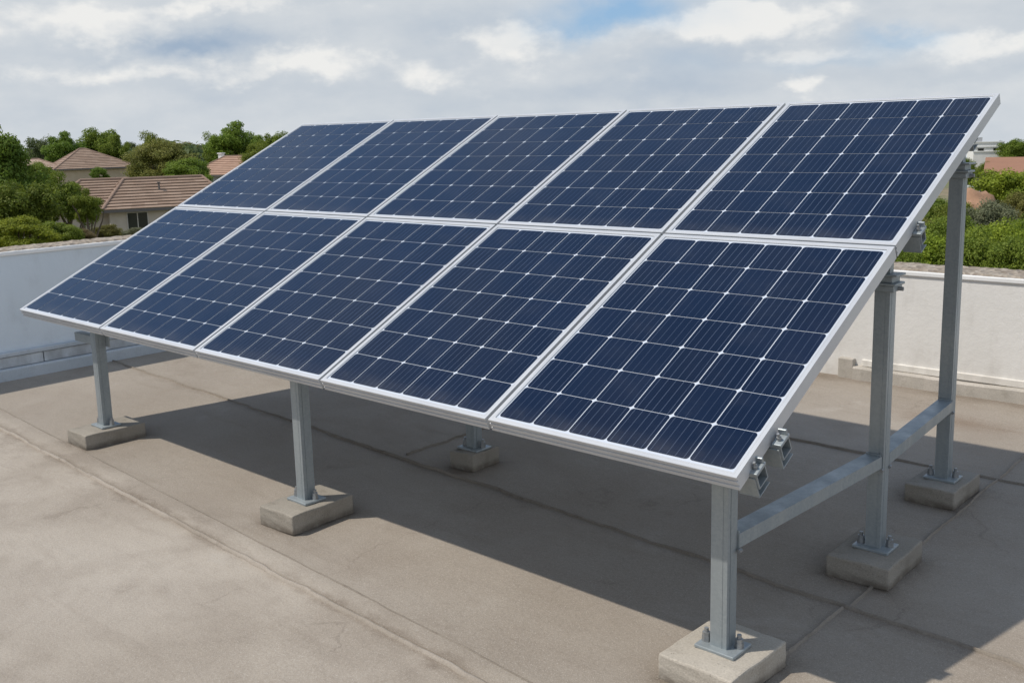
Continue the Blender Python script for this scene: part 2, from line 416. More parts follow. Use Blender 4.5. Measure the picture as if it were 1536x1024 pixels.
def wav(x, s, a): return a*(noise.noise(Vector((x*3.1, s, 0)))+.5*noise.noise(Vector((x*9.7, s, 4)))+.3*noise.noise(Vector((x*31, s, 8))))
def ribbon(bm, f0, f1, xa, xb, h, n=160, axis=0, edge=.006):
    """a laid sheet edge: between two wavy lines, h high, falling off to the deck at both sides"""
    rows = []
    for i in range(n+1):
        x = xa+(xb-xa)*i/n; a, b = f0(x), f1(x)
        row = []
        hh = h*(.75+.5*noise.noise(Vector((x*5, a*7, 1))))
        for y, z in ((a-edge, -.008), (a, hh), (a*.5+b*.5, hh+.0005), (b, hh), (b+edge, -.008)):
            row.append(bm.verts.new((x, y, z) if axis == 0 else (y, x, z)))
        rows.append(row)
    for r0, r1 in zip(rows, rows[1:]):
        for k in range(4): bm.faces.new((r0[k], r0[k+1], r1[k+1], r1[k]))
# wide joint strip in front of the array
bm = bmesh.new()
ribbon(bm, lambda x: -.135-.046*x+wav(x, 1, .016), lambda x: .0-.057*x+wav(x, 2, .006), XL-.01, 15.5, .0028, 420)
tag(link('joint_strip', bm, DECK), kind='structure')
# raised beads of mortar along the seams
def bead(name, f, xa, xb, w, h, axis=0, n=240):
    bm = bmesh.new()
    ribbon(bm, lambda x: f(x)-w*(.5+.4*noise.noise(Vector((x*7, 3, w*90)))), lambda x: f(x)+w*(.5+.4*noise.noise(Vector((x*8, 9, w*70)))), xa, xb, h, n, axis, .004)
    tag(link(name, bm, LIP2 if name == 'joint_lip' else LIP, smooth=True), kind='structure')
bead('joint_lip', lambda x: -.15-.046*x+wav(x, 1, .016), XL-.01, 15.5, .011, .0075, n=420)
bead('seam_bead', lambda x: 1.17-.056*x+wav(x, 5, .02), XL-.01, 9, .006, .006, n=420)
bead('seam_bead', lambda x: 2.66-.003*x+wav(x, 6, .012), XL-.01, 9, .008, .006, n=300)
bead('seam_bead', lambda y: 4.95+wav(y, 7, .008), .90, YB, .006, .004, axis=1)
bead('seam_bead', lambda y: 4.93+wav(y, 8, .01), -.32, .88, .006, .004, axis=1)
bead('seam_bead', lambda x: .006-.057*x+wav(x, 2, .006), XL-.01, 15.5, .0045, .004, n=420)
bead('seam_bead', lambda y: 2.3+wav(y, 10, .03), 1.1, 2.6, .005, .003, axis=1)

# the building below the roof
bm = bmesh.new()
box(bm, (XL-.33, -9.3, BASE-.2), (16.3, YB+.38, -.06))
b_ = link('building', bm, m_plaster("building render", (.62, .60, .56), (.68, .66, .62)))
tag(b_, 'white rendered building under the flat roof and its parapets', 'building')

def coping(name, along, length, parent, x0, thick, z, axis):
    """rough pebbled top of a parapet: a heightfield strip with a broken front edge"""
    bm = bmesh.new(); n = int(length/.03); m = 12
    grid = []
    for i in range(n+1):
        row = []
        for j in range(m+1):
            s_ = along+length*i/n; t_ = x0+thick*j/m
            h = .009*abs(noise.noise(Vector((s_*21, t_*21, 3))))+.007*noise.noise(Vector((s_*60, t_*60, 9)))
            e_ = 0
            if j in (0, m): h -= .012; e_ = .007*noise.noise(Vector((s_*23, j, 1)))
            p = (s_, t_+e_, z+.012+h) if axis == 0 else (t_+e_, s_, z+.012+h)
            row.append(bm.verts.new(p))
        grid.append(row)
    for a, b in zip(grid, grid[1:]):
        for j in range(m): bm.faces.new((a[j], a[j+1], b[j+1], b[j]))
    return link(name, bm, GRAVEL, parent)
# left parapet, in shade
pw = empty('parapet_wall', (XL, 0, 0), label='left parapet wall in shade, grey painted with ledge at its foot and pebbled top', cat='wall')
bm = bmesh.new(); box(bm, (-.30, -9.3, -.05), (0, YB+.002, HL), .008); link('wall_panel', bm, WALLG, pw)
bm = bmesh.new(); box(bm, (-.306, -9.31, HL-.028), (.012, YB+.003, HL+.004), .006); link('drip_edge', bm, TRIM, pw)
coping('coping', -9.3, 9.3+YB, pw, -.30, .295, HL+.002, 1)
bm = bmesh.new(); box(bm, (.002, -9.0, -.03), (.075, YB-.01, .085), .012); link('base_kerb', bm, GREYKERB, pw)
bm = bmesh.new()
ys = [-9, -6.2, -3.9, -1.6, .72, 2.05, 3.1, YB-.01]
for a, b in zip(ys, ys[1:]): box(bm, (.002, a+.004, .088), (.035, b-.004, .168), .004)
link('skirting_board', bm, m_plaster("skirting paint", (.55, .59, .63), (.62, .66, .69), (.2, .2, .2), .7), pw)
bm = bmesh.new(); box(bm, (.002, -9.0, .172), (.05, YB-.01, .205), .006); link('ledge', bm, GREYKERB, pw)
# back parapet, in the sun
pb = empty('parapet_wall', (0, YB, 0), label='sunlit white back parapet wall with pebbled top and a cement kerb', cat='wall')
bm = bmesh.new(); box(bm, (XL+.003, 0, -.05), (16.3, .36, HB), .008); link('wall_panel', bm, WALLW, pb)
bm = bmesh.new(); box(bm, (XL+.02, -.012, HB-.028), (16.31, .366, HB+.004), .006); link('drip_edge', bm, TRIM, pb)
coping('coping', XL+.02, 16.2-XL, pb, 0.002, .355, HB+.002, 0)
bm = bmesh.new()
def rough_bar(bm, xa, xb, d, h, seed, n=90, z0=-.02):
    rows = []
    for i in range(n+1):
        x = xa+(xb-xa)*i/n
        hh = h+.012*noise.noise(Vector((x*2.2, seed, 0)))+.006*noise.noise(Vector((x*9, seed, 2)))
        dd = d+.008*noise.noise(Vector((x*3, seed, 5)))+.004*noise.noise(Vector((x*14, seed, 7)))
        rows.append([bm.verts.new(p) for p in ((x, -dd-.004, z0), (x, -dd, hh*.85), (x, -dd*.75, hh), (x, .003, hh))])
    for a, b in zip(rows, rows[1:]):
        for k in range(3): bm.faces.new((a[k], a[k+1], b[k+1], b[k]))
    for r_ in (rows[0], rows[-1]): bm.faces.new(r_)
rough_bar(bm, 3.55, 5.03, .055, .085, 1); rough_bar(bm, 5.05, 9.0, .05, .075, 2, 160)
link('base_kerb', bm, KERB, pb)
bm = bmesh.new(); box(bm, (3.44, -.045, -.02), (3.549, .003, .135), .006); link('kerb_stop', bm, KERB, pb)
bm = bmesh.new(); box(bm, (3.60, -.018, .088), (9.0, .003, .135), .004); link('skirting_board', bm, m_plaster("back skirting", (.72, .69, .64), (.78, .76, .71), (.4, .37, .33), .5), pb)

# ------------------------------------------------------------------ solar panels
T = 0.463
XS = [-.034, 1.036, 2.019, 3.013, 3.981, 4.985]
HH = 1.256; SM = 1.266; ST = 2.512
def P(x, s, d=0):                           # a point on (or d off) the tilted array plane
    return Vector((x, s*math.cos(T)-d*math.sin(T), s*math.sin(T)+d*math.cos(T)+G))
PW, PH, GAPX, GAPY = 1.0, 1.256, .016, .011
FT = .050
def make_panel():
    root = empty('solar_panel', (0, 0, 0), (T, 0, 0))
    prof = [(0, -FT), (0, -.038), (.005, -.0368), (.005, -.0312), (0, -.030), (0, -.0185), (.005, -.0173), (.005, -.0117), (0, -.0105), (0, -.0015), (.0015, 0),
            (.0125, 0), (.0128, -.0005), (.0135, -.0005), (.0138, 0), (.0185, 0), (.020, -.0015), (.020, -.007), (.004, -.008), (.004, -FT+.003), (.028, -FT+.003), (.028, -FT)]
    bm = bmesh.new(); rings = []
    g = GAPX/2; gy = GAPY/2; w, h = PW-g, PH-gy
    for i_, (a, z) in enumerate(prof):
        c_ = 0 if i_ < 11 else a               # the rolled grooves run along the front face only
        rings.append([bm.verts.new(p) for p in ((g+c_, gy+a, z), (w-c_, gy+a, z), (w-c_, h-c_, z), (g+c_, h-c_, z))])
    n = len(rings)
    for i in range(n):
        r0, r1 = rings[i], rings[(i+1) % n]
        for k in range(4): bm.faces.new((r0[k], r0[(k+1) % 4], r1[(k+1) % 4], r1[k]))
    fr = link('frame', bm, ALU, root)
    # glass sheet: white backsheet with 6 x 7 dark cells
    bm = bmesh.new(); uv = bm.loops.layers.uv.new('UVMap')
    i0 = g+.0185
    z = -.0045
    f = bm.faces.new([bm.verts.new(p) for p in ((i0, i0, z), (PW-i0, i0, z), (PW-i0, PH-i0, z), (i0, PH-i0, z))]); f.material_index = 0
    f = bm.faces.new([bm.verts.new(p) for p in ((i0, i0, -.009), (i0, PH-i0, -.009), (PW-i0, PH-i0, -.009), (PW-i0, i0, -.009))]); f.material_index = 0
    mx, my = .032, .035; px, py = (PW-2*mx)/6, (PH-2*my)/7
    gp, gq, rc = .0047, .0031, .0115
    for i in range(6):
        for j in range(7):
            xa, xb = mx+i*px+gp/2, mx+(i+1)*px-gp/2; ya, yb = my+j*py+gq/2, my+(j+1)*py-gq/2
            pts = []
            for (cx_, cy_, a0) in ((xb-rc, ya+rc, -90), (xb-rc, yb-rc, 0), (xa+rc, yb-rc, 90), (xa+rc, ya+rc, 180)):
                for k in range(4):
                    a = R(a0+30*k); pts.append((cx_+rc*math.cos(a), cy_+rc*math.sin(a)))
            f = bm.faces.new([bm.verts.new((x, y, z+.0012)) for x, y in pts]); f.material_index = 1
            for lp in f.loops:
                c_ = lp.vert.co; lp[uv].uv = ((c_.x-xa)/(xb-xa), (c_.y-ya)/(yb-ya))
    me = bpy.data.meshes.new('cell_sheet'); bm.to_mesh(me); bm.free()
    gl = link('cell_sheet', me, [BACK, CELL], root)
    bm = bmesh.new(); box(bm, (.42, 1.0, -.034), (.58, 1.1, -.0095), .004); link('junction_box', bm, DARKRUB, root)
    return root
proto = make_panel()
where = ['leftmost', 'second from the left', 'middle', 'second from the right', 'rightmost']
for row in range(2):
    for k in range(5):
        o = proto if (row, k) == (0, 0) else copy_tree(proto)
        s0 = 0 if row == 0 else SM
        o.location = P(XS[k], s0); o.scale = ((XS[k+1]-XS[k])/PW, (SM if row == 0 else ST-SM)/PH, 1)
        tag(o, f"dark blue solar panel in white frame, {where[k]} of the {'lower' if row == 0 else 'upper'} row", 'solar panel', 'solar panels of the tilted array')

# ------------------------------------------------------------------ mounting: rails, posts, beams, blocks
def strut_profile(w, d, lip=.014, t=.004, groove=True):
    """closed outline of a lipped steel channel, open towards +x"""
    return [(-w/2, -d/2), (w/2, -d/2), (w/2, -d/2+lip), (w/2-t, -d/2+lip), (w/2-t, -d/2+t), (-w/2+t, -d/2+t), (-w/2+t, d/2-t), (w/2-t, d/2-t), (w/2-t, d/2-lip), (w/2, d/2-lip), (w/2, d/2), (-w/2, d/2)]
def rail(label, s, d, xa, xb, w=.042, h=.042):
    o = empty('mounting_rail', P(xa, s, d), (T, 0, 0), label=label, cat='rail', group='rails under the solar panels')
    bm = bmesh.new()
    pts = [(-w/2, -h/2), (w/2, -h/2), (w/2, h/2), (.008, h/2), (.008, h/2-.004), (w/2-.004, h/2-.004), (w/2-.004, -h/2+.004), (-w/2+.004, -h/2+.004), (-w/2+.004, h/2-.004), (-.008, h/2-.004), (-.008, h/2), (-w/2, h/2)]
    vs = prism(bm, pts, 0, xb-xa)
    bmesh.ops.rotate(bm, verts=vs, cent=(0, 0, 0), matrix=Matrix(((0, 0, 1), (1, 0, 0), (0, 1, 0))))
    link('channel', bm, GALV, o)
    # end clamp with its bolt at the right end
    bm = bmesh.new(); e_ = xb-xa
    box(bm, (e_-.028, -.030, h/2+.001), (e_+.004, .030, h/2+.012), .002)
    box(bm, (e_-.026, .018, h/2+.012), (e_+.002, .026, h/2+.032), .002)
    link('end_clamp', bm, GALV, o)
    bm = bmesh.new(); cyl(bm, (e_-.012, -.006, h/2+.012), (e_-.012, -.006, h/2+.024), .008, seg=6); cyl(bm, (e_-.012, -.006, h/2+.024), (e_-.012, -.006, h/2+.036), .0045)
    link('bolt', bm, BOLT, o)
    bm = bmesh.new()                        # folded support plate that hangs under the rail end
    box(bm, (e_-.075, -w/2-.004, -h/2-.030), (e_-.006, -w/2, h/2-.008), .001)
    box(bm, (e_-.075, -w/2-.004, -h/2-.034), (e_-.006, w/2+.010, -h/2-.030), .001)
    link('support_plate', bm, GALV, o)
    return o
RD = -FT-.026
rail('galvanised rail nearest the low front edge of the array', .10, RD, .10, 4.998, .056, .050)
rail('galvanised rail second from the low front edge of the array', .235, RD, .10, 5.012, .056, .050)
rail('galvanised rail just above the middle joint of the array', 1.45, RD, .10, 5.006)
rail('galvanised rail under the high back edge of the array', 2.25, RD, .10, 4.95)

fs = empty('mounting_rail', P(-.02, SM, -.020), (T, 0, 0), label='flat grey strip added to close the joint between the two panel rows', cat='rail', group='rails under the solar panels')  # added to block sun through the row gap; shows as a grey line
bm = bmesh.new(); box(bm, (0, -.0053, -.004), (4.99, .0053, .004)); link('strip', bm, GALV, fs)
PWD = .060
def make_block():
    bm = bmesh.new()
    box(bm, (-.125, -.175, -.01), (.125, .175, .082), .007, seg=2)
    bmesh.ops.subdivide_edges(bm, edges=[e_ for e_ in bm.edges if e_.calc_length() > .06], cuts=5, use_grid_fill=True)
    for v in bm.verts:
        n = noise.noise_vector(v.co*9)*.0045+noise.noise_vector(v.co*40)*.0022
        v.co += n
    return bm
def post_parts(root, top, cap=None):
    """channel post on a base plate with two anchor bolts; origin on top of the concrete block"""
    bm = bmesh.new()
    w = PWD/2; l_ = .017; t = .004; g = .0022
    # closed tube with a rolled groove on the front and the right face
    pts = [(-w, -w), (w-l_, -w), (w-l_, -w+.0010), (w-l_+.0025, -w+.0010), (w-l_+.0025, -w), (w, -w), (w, -w+.016), (w-g, -w+.016), (w-g, -w+.0195), (w, -w+.0195), (w, w), (-w, w)]
    prism(bm, pts, .010, top)
    link('post', bm, GALV, root)
    bm = bmesh.new(); box(bm, (-.072, -.060, -.001), (.072, .060, .011), .003)
    bp = link('base_plate', bm, GALV, root)
    bm = bmesh.new()
    for a in (0, 90, 180, 270):            # weld fillet
        pass
    for sx in (-1, 1):
        bm = bmesh.new(); c_ = Vector((sx*.053, -.014 if sx < 0 else .012, 0))
        cyl(bm, c_+Vector((0, 0, .0105)), c_+Vector((0, 0, .0145)), .0155, seg=16)
        cyl(bm, c_+Vector((0, 0, .0145)), c_+Vector((0, 0, .029)), .0150, seg=6)
        cyl(bm, c_+Vector((0, 0, .029)), c_+Vector((0, 0, .042)), .0135, seg=6)
        cyl(bm, c_+Vector((0, 0, .042)), c_+Vector((0, 0, .056)), .0075, seg=10)
        link('anchor_bolt', bm, BOLT, root)
    bm.free() if False else None
    if cap:
        bm = bmesh.new()
        box(bm, (-.048, -.042, top-.012), (.048, .042, top+.012), .004)
        box(bm, (-.052, -.048, top+.012), (.056, .048, top+.022), .003)
        box(bm, (-.040, -.038, top+.022), (.040, .038, top+.048), .003)
        box(bm, (-.056, -.046, top+.048), (.058, .048, top+.055), .002)
        link('cap_clamp', bm, GALV, root)
        bm = bmesh.new(); box(bm, (-.018, -.018, top+.055), (.022, .018, cap), .002); link('neck', bm, GALV, root)
        bm = bmesh.new(); cyl(bm, (.048, 0, top-.001), (.068, 0, top-.001), .008, seg=6); link('clamp_bolt', bm, BOLT, root)
spots = [  # x, y, kind, block size, post label, block label
 (.64, .175, 'front', (1.0, 1.06, 1.02), 'short galvanised front post farthest left, under the leftmost panel joint', 'concrete block under the leftmost front post'),
 (2.635, .172, 'front', (1.0, 1.02, 1.05), 'galvanised front post in the middle of the low edge', 'concrete block under the middle front post'),
 (4.82, .215, 'front', (1.10, .97, 1.0), 'galvanised front post at the right end of the low edge', 'large pale concrete block under the right front post, cut by the picture edge'),
 (2.72, 1.22, 'mid', (.66, .62, 1.04), 'galvanised post standing in deep shade under the middle of the array', 'small concrete block in deep shade under the middle of the array'),
 (4.885, 1.295, 'mid', (1.0, 1.05, 1.0), 'galvanised post under the right end of the middle joint, with clamp on top', 'concrete block between the right front post and the tall rear post'),
 (4.815, 2.27, 'rear', (.92, .98, 1.0), 'tall galvanised rear post at the right end of the array', 'concrete block under the tall right rear post'),
 (2.72, 2.27, 'rear', (.92, .98, 1.0), 'tall rear post hidden behind the middle panels', 'concrete block hidden behind the middle panels'),
 (.64, 2.27, 'rear', (.92, .98, 1.0), 'tall rear post hidden behind the left panels', 'concrete block hidden behind the left panels'),
]
blk0 = None
for i, (x, y, kind, sc, pl, bl) in enumerate(spots):
    b = link('concrete_block', make_block(), BLOCK) if blk0 is None else blk0.copy()
    if blk0 is None: blk0 = b
    else: COL.objects.link(b)
    if i == 2: b.data = b.data.copy(); b.data.materials[0] = BLOCKP
    b.location = (x, y, 0); b.scale = sc; b.rotation_euler = (0, 0, R((-1, 1.5, -2, 2, 1, -1, 0, 0)[i]))
    tag(b, bl, 'concrete block', 'concrete blocks under the posts')
    zt = .082*sc[2]
    o = empty('support_post', (x, y, zt), label=pl, cat='post', group='galvanised posts of the array')
    plane = (y*math.tan(T))+G-zt            # height of the array plane above the block
    if kind == 'front': post_parts(o, plane-.075)
    elif kind == 'mid': post_parts(o, 1.135-zt if x > 3 else plane-.20, plane-.10)
    else: post_parts(o, 1.515-zt, plane-.10)
    if i == 0:
        bm = bmesh.new(); box(bm, (-.022, .031, plane-.27), (.075, .037, plane-.085), .002); link('gusset_plate', bm, GALV, o)
        bm = bmesh.new(); box(bm, (-.265, -.020, G-.172-zt), (-.0305, .030, G-.120-zt), .003); link('stub_arm', bm, GALV, o)
# lipped side beams between the three right posts
def beam(label, xa, ya, xb, yb, z):
    a = Vector((xa, ya, z)); b = Vector((xb, yb, z)); l_ = (b-a).length
    o = empty('side_beam', a, (0, 0, math.atan2(b.y-a.y, b.x-a.x)), label=label, cat='beam', group='beams between the right posts')
    bm = bmesh.new()
    w, h, t = .066, .048, .004
    pts = [(-w/2, -h/2), (w/2, -h/2), (w/2, h/2), (-w/2, h/2), (-w/2, h/2-.012), (-w/2+t, h/2-.012), (-w/2+t, h/2-t), (w/2-t, h/2-t), (w/2-t, -h/2+t), (-w/2, -h/2+t)]
    vs = prism(bm, pts, 0, l_)
    bmesh.ops.rotate(bm, verts=vs, cent=(0, 0, 0), matrix=Matrix(((0, 0, 1), (-1, 0, 0), (0, 1, 0))))
    link('channel', bm, GALV, o)
    bm = bmesh.new()
    for xx in (.001, l_-.007): box(bm, (xx, -.030, -.040), (xx+.006, .030, .032), .001)
    link('end_plate', bm, GALV, o)
    bm = bmesh.new()
    for xx in (-.001, l_): cyl(bm, (xx-.008, -.036, -.032), (xx+.008, -.036, -.032), .007, seg=6)
    link('bolt', bm, BOLT, o)
ZB = G-.302
beam('long galvanised beam from the right front post to the clamp post behind it', 4.825, .215+.031, 4.878, 1.295-.031, ZB)
beam('galvanised beam from the clamp post to the tall right rear post', 4.882, 1.295+.031, 4.82, 2.27-.031, ZB)

# ------------------------------------------------------------------ beyond the parapet: land, trees, houses
bm = bmesh.new()
rs = [0, 25, 45, 70, 100, 150, 210, 260, 320, 480, 800, 1500, 3500]; na = 72
ring = []
for r_ in rs:
    row = []
    for k in range(na):
        a = 2*PI*k/na; x, y = r_*math.cos(a), r_*math.sin(a)
        z = BASE + (.5*noise.noise(Vector((x*.02, y*.02, 0))) if 25 < r_ < 900 else 0) - max(0, min(r_, 1500)-260)*.10
        row.append(bm.verts.new((x, y, z)))
    ring.append(row)
for a, b in zip(ring, ring[1:]):
    for k in range(na):
        if a is ring[0] and False: continue
        try: bm.faces.new((a[k], a[(k+1) % na], b[(k+1) % na], b[k]))
        except ValueError: pass
bmesh.ops.remove_doubles(bm, verts=bm.verts, dist=.01)
s = Sh("dry ground"); n1 = s.noise(.06, 5); n2 = s.noise(.5, 6, .6)
gm = s.set(Base_Color=s.mix(s.ramp(n2, .4, .65), s.mix(s.ramp(n1, .4, .6), (.22, .17, .11), (.13, .14, .055)), (.09, .11, .035)), Roughness=.95)
tag(link('ground', bm, gm, smooth=True), kind='structure')

rng = np.random.default_rng(7)
def leaf_mesh(name, nclump, nleaf, leaf, seed, flat=.0, spread=.30, shell=.55, ragged=.18):
    """unit crown: leaf-sized faces gathered in clumps through an uneven volume"""
    g = np.random.default_rng(seed)
    d = g.normal(size=(nclump, 3)); d /= np.linalg.norm(d, axis=1)[:, None]
    d[:, 2] = np.where(d[:, 2] < -.8, -d[:, 2]*.6, d[:, 2])
    rad = (shell+(1-shell)*g.random(nclump)**.6)*(1-ragged+2*ragged*g.random(nclump))-spread*.75
    c = d*rad[:, None]
    cs = spread*(.6+.8*g.random(nclump))
    idx = g.integers(0, nclump, nleaf)
    o = g.normal(size=(nleaf, 3)); o /= np.linalg.norm(o, axis=1)[:, None]
    p = c[idx]+o*(cs[idx]*(.45+.6*g.random(nleaf)))[:, None]*np.array([1, 1, .75])
    nrm = o*.9+g.normal(size=(nleaf, 3))*.6+np.array([0, 0, .35]); nrm /= np.linalg.norm(nrm, axis=1)[:, None]
    t = np.cross(nrm, g.normal(size=(nleaf, 3))); t /= np.linalg.norm(t, axis=1)[:, None]
    b = np.cross(nrm, t)
    sz = leaf*(.6+.9*g.random(nleaf))[:, None]
    v = np.stack([p-t*sz, p-b*sz*.55+nrm*sz*.15, p+t*sz, p+b*sz*.55+nrm*sz*.15], 1).reshape(-1, 3)
    me = bpy.data.meshes.new(name)
    me.vertices.add(4*nleaf); me.vertices.foreach_set('co', v.ravel().astype(np.float32))
    me.loops.add(4*nleaf); me.loops.foreach_set('vertex_index', np.arange(4*nleaf, dtype=np.int32))
    me.polygons.add(nleaf); me.polygons.foreach_set('loop_start', np.arange(0, 4*nleaf, 4, dtype=np.int32))
    me.polygons.foreach_set('loop_total', np.full(nleaf, 4, np.int32))
    me.update(); me.validate()
    return me
CR = {
 'round': [leaf_mesh('crown', 75, 30000, .031, 10+i, spread=.26, ragged=.26) for i in range(3)],
 'loose': [leaf_mesh('crown', 44, 20000, .033, 20+i, spread=.27, ragged=.3, shell=.4) for i in range(3)],
 'bush': [leaf_mesh('crown', 95, 30000, .029, 30+i, spread=.25, shell=.7, ragged=.13) for i in range(3)],
 'wispy': [leaf_mesh('crown', 45, 7000, .030, 40+i, spread=.22, ragged=.34, shell=.3) for i in range(2)],
}
def trunk_mesh(seed):
    """unit tree skeleton: 1 m from ground to crown centre, with limbs that reach into the crown"""
    g = random.Random(seed); bm = bmesh.new()
    def chain(p, q, r0, r1, n=5, wob=.03):
        prev = Vector(p)
        for i in range(1, n+1):
            t = i/n; c_ = Vector(p).lerp(Vector(q), t)+Vector((g.uniform(-wob, wob), g.uniform(-wob, wob), 0))*(t < 1)
            cyl(bm, prev, c_, r0+(r1-r0)*(i-1)/n, r0+(r1-r0)*t, 8); prev = c_
    chain((0, 0, -.03), (0, 0, .62), .055, .038)
    for k in range(6):
        a = k*1.05+g.uniform(-.3, .3); z = .42+.05*k
        q = (math.cos(a)*g.uniform(.25, .42), math.sin(a)*g.uniform(.25, .42), z+g.uniform(.3, .5))
        chain((0, 0, z), q, .026, .008, 4)
    chain((0, 0, .62), (.03, .02, 1.15), .038, .01)
    me = bpy.data.meshes.new('trunk'); bm.to_mesh(me); bm.free(); me.materials.append(BARK)
    return me
TR = [trunk_mesh(i) for i in range(3)]
_cr = {}
def tree(name, label, cat, px, d, top, wpx, kind, leaf, group=None, bot=None, var=None, flat=1.0):
    """px, top, wpx: where its crown stands in the photograph (pixels); d: metres away"""
    i = len(_cr) if var is None else var
    ptop = at(px, top, d); rx = wpx*d/F_PX/2
    zt = ptop.z
    zb = at(px, bot, d).z if bot is not None else BASE+.15
    zb = max(zb, BASE+.1)
    rz = (zt-zb)/2; cz = (zt+zb)/2
    g = random.Random(label)
    o = empty(name, (ptop.x, ptop.y, BASE), (0, 0, g.uniform(0, 6.28)), label=label, cat=cat, group=group)
    vi = i % len(CR[kind]); key = (kind, vi, leaf)
    _cr[label] = 1
    me = CR[kind][vi]
    if key not in _meshes:
        m2 = me.copy(); m2.name = 'crown'; m2.materials.clear(); m2.materials.append(LEAF[leaf]); _meshes[key] = m2
    c = bpy.data.objects.new('crown' if name.endswith('tree') else 'foliage', _meshes[key]); COL.objects.link(c); c.parent = o
    c.location = (0, 0, cz-BASE); c.scale = (rx*1.16, rx*1.16, rz*1.10)
    t = bpy.data.objects.new('trunk' if name.endswith('tree') else 'stem', TR[i % 3]); COL.objects.link(t); t.parent = o
    h = max(cz-BASE, .4); t.scale = (max(rx*1.1, h*.5), max(rx*1.1, h*.5), h)
    return o
_meshes = {}
TG, SG = 'trees beyond the parapets', 'shrubs beyond the parapets'
# --- left, near
tree('broadleaf_tree', 'tall dark green tree cut by the left picture edge, taller than the houses', 'tree', -14, 60, 190, 125, 'round', 'dark', TG, bot=352, var=0)
tree('broadleaf_tree', 'dark leafy lower tree against the tall tree at the left edge', 'tree', 12, 56, 268, 110, 'round', 'dark', TG, bot=378, var=1)
tree('broadleaf_tree', 'mid green open tree with bare limbs in front of the big tiled roof', 'tree', 98, 60, 260, 68, 'loose', 'mid', TG, bot=345, var=0)
tree('broadleaf_tree', 'small leafy tree overlapping the left eaves of the big tiled roof', 'tree', 128, 58, 284, 48, 'loose', 'mid', TG, bot=348, var=2)
tree('leafy_shrub', 'bright lime green shrub low in the left corner above the parapet', 'shrub', 28, 48, 326, 92, 'bush', 'lime', SG, bot=385, var=0)
tree('leafy_shrub', 'mid green shrub between the lime shrub and the open tree', 'shrub', 84, 52, 330, 62, 'bush', 'mid', SG, bot=380, var=1)
tree('leafy_shrub', 'dry brown shrub at the foot of the open tree', 'shrub', 122, 54, 344, 36, 'bush', 'brown', SG, bot=372, var=2)
tree('leafy_shrub', 'low olive shrub against the pale house wall', 'shrub', 156, 64, 336, 44, 'bush', 'olive', SG, bot=366, var=1)
tree('leafy_shrub', 'low grey green shrub under the dark house window', 'shrub', 202, 66, 342, 50, 'bush', 'grey', SG, bot=366, var=0)
# --- left, behind the houses
tree('broadleaf_tree', 'dark tree rising behind the pale tiled lean-to roof', 'tree', 58, 120, 244, 44, 'bush', 'mid', TG, bot=292, var=0)
tree('broadleaf_tree', 'dark olive tree with thin wispy top behind the left houses', 'tree', 62, 200, 194, 62, 'wispy', 'far', TG, var=0, bot=266)
tree('broadleaf_tree', 'dark tree with loose top next to the wispy tree', 'tree', 92, 195, 202, 58, 'round', 'dark', TG, var=2, bot=266)
tree('broadleaf_tree', 'large domed tree above the pyramid tiled roof', 'tree', 150, 210, 188, 64, 'round', 'mid', TG, var=1, bot=266)
tree('broadleaf_tree', 'lighter green tree against the right side of the domed tree', 'tree', 172, 200, 206, 40, 'round', 'mid', TG, var=2, bot=266)
tree('broadleaf_tree', 'small blue green tree far behind between the domed tree and the flat one', 'tree', 198, 330, 212, 30, 'bush', 'far', TG, var=1, bot=266)
tree('broadleaf_tree', 'flat topped green tree behind the big olive shrub tree', 'tree', 230, 240, 203, 60, 'round', 'mid', TG, var=0, bot=266)
tree('broadleaf_tree', 'big rounded olive green tree beside the pyramid tiled roof', 'tree', 240, 125, 212, 92, 'bush', 'olive', TG, var=2, bot=282)
tree('broadleaf_tree', 'dense dark green tree in front of the far orange roof', 'tree', 281, 105, 238, 66, 'bush', 'mid', TG, var=0, bot=292)
tree('broadleaf_tree', 'brownish bare topped tree behind the big olive tree', 'tree', 215, 150, 226, 48, 'wispy', 'brown', TG, var=1, bot=262)
tree('broadleaf_tree', 'low olive tree on the skyline behind the white chimney', 'tree', 290, 230, 212, 62, 'bush', 'olive', TG, var=1, bot=266)
tree('broadleaf_tree', 'tall round green tree on the skyline left of the array', 'tree', 350, 165, 188, 74, 'round', 'mid', TG, var=2, bot=266)
tree('broadleaf_tree', 'dark green tree just left of the tall round skyline tree', 'tree', 322, 175, 204, 40, 'round', 'mid', TG, var=0, bot=266)
tree('broadleaf_tree', 'pointed green tree touching the left edge of the upper panels', 'tree', 414, 160, 194, 42, 'round', 'mid', TG, var=1, bot=266)
tree('broadleaf_tree', 'low bright tree between the skyline trees and the array edge', 'tree', 392, 140, 214, 58, 'bush', 'mid', TG, var=2, bot=270)
tree('leafy_shrub', 'dark green bush against the cream wall of the pyramid roofed house', 'shrub', 148, 158, 251, 26, 'bush', 'dark', SG, bot=276, var=0)
tree('leafy_shrub', 'thin green bush at the right corner of the cream house', 'shrub', 201, 160, 250, 12, 'bush', 'mid', SG, bot=274, var=1)
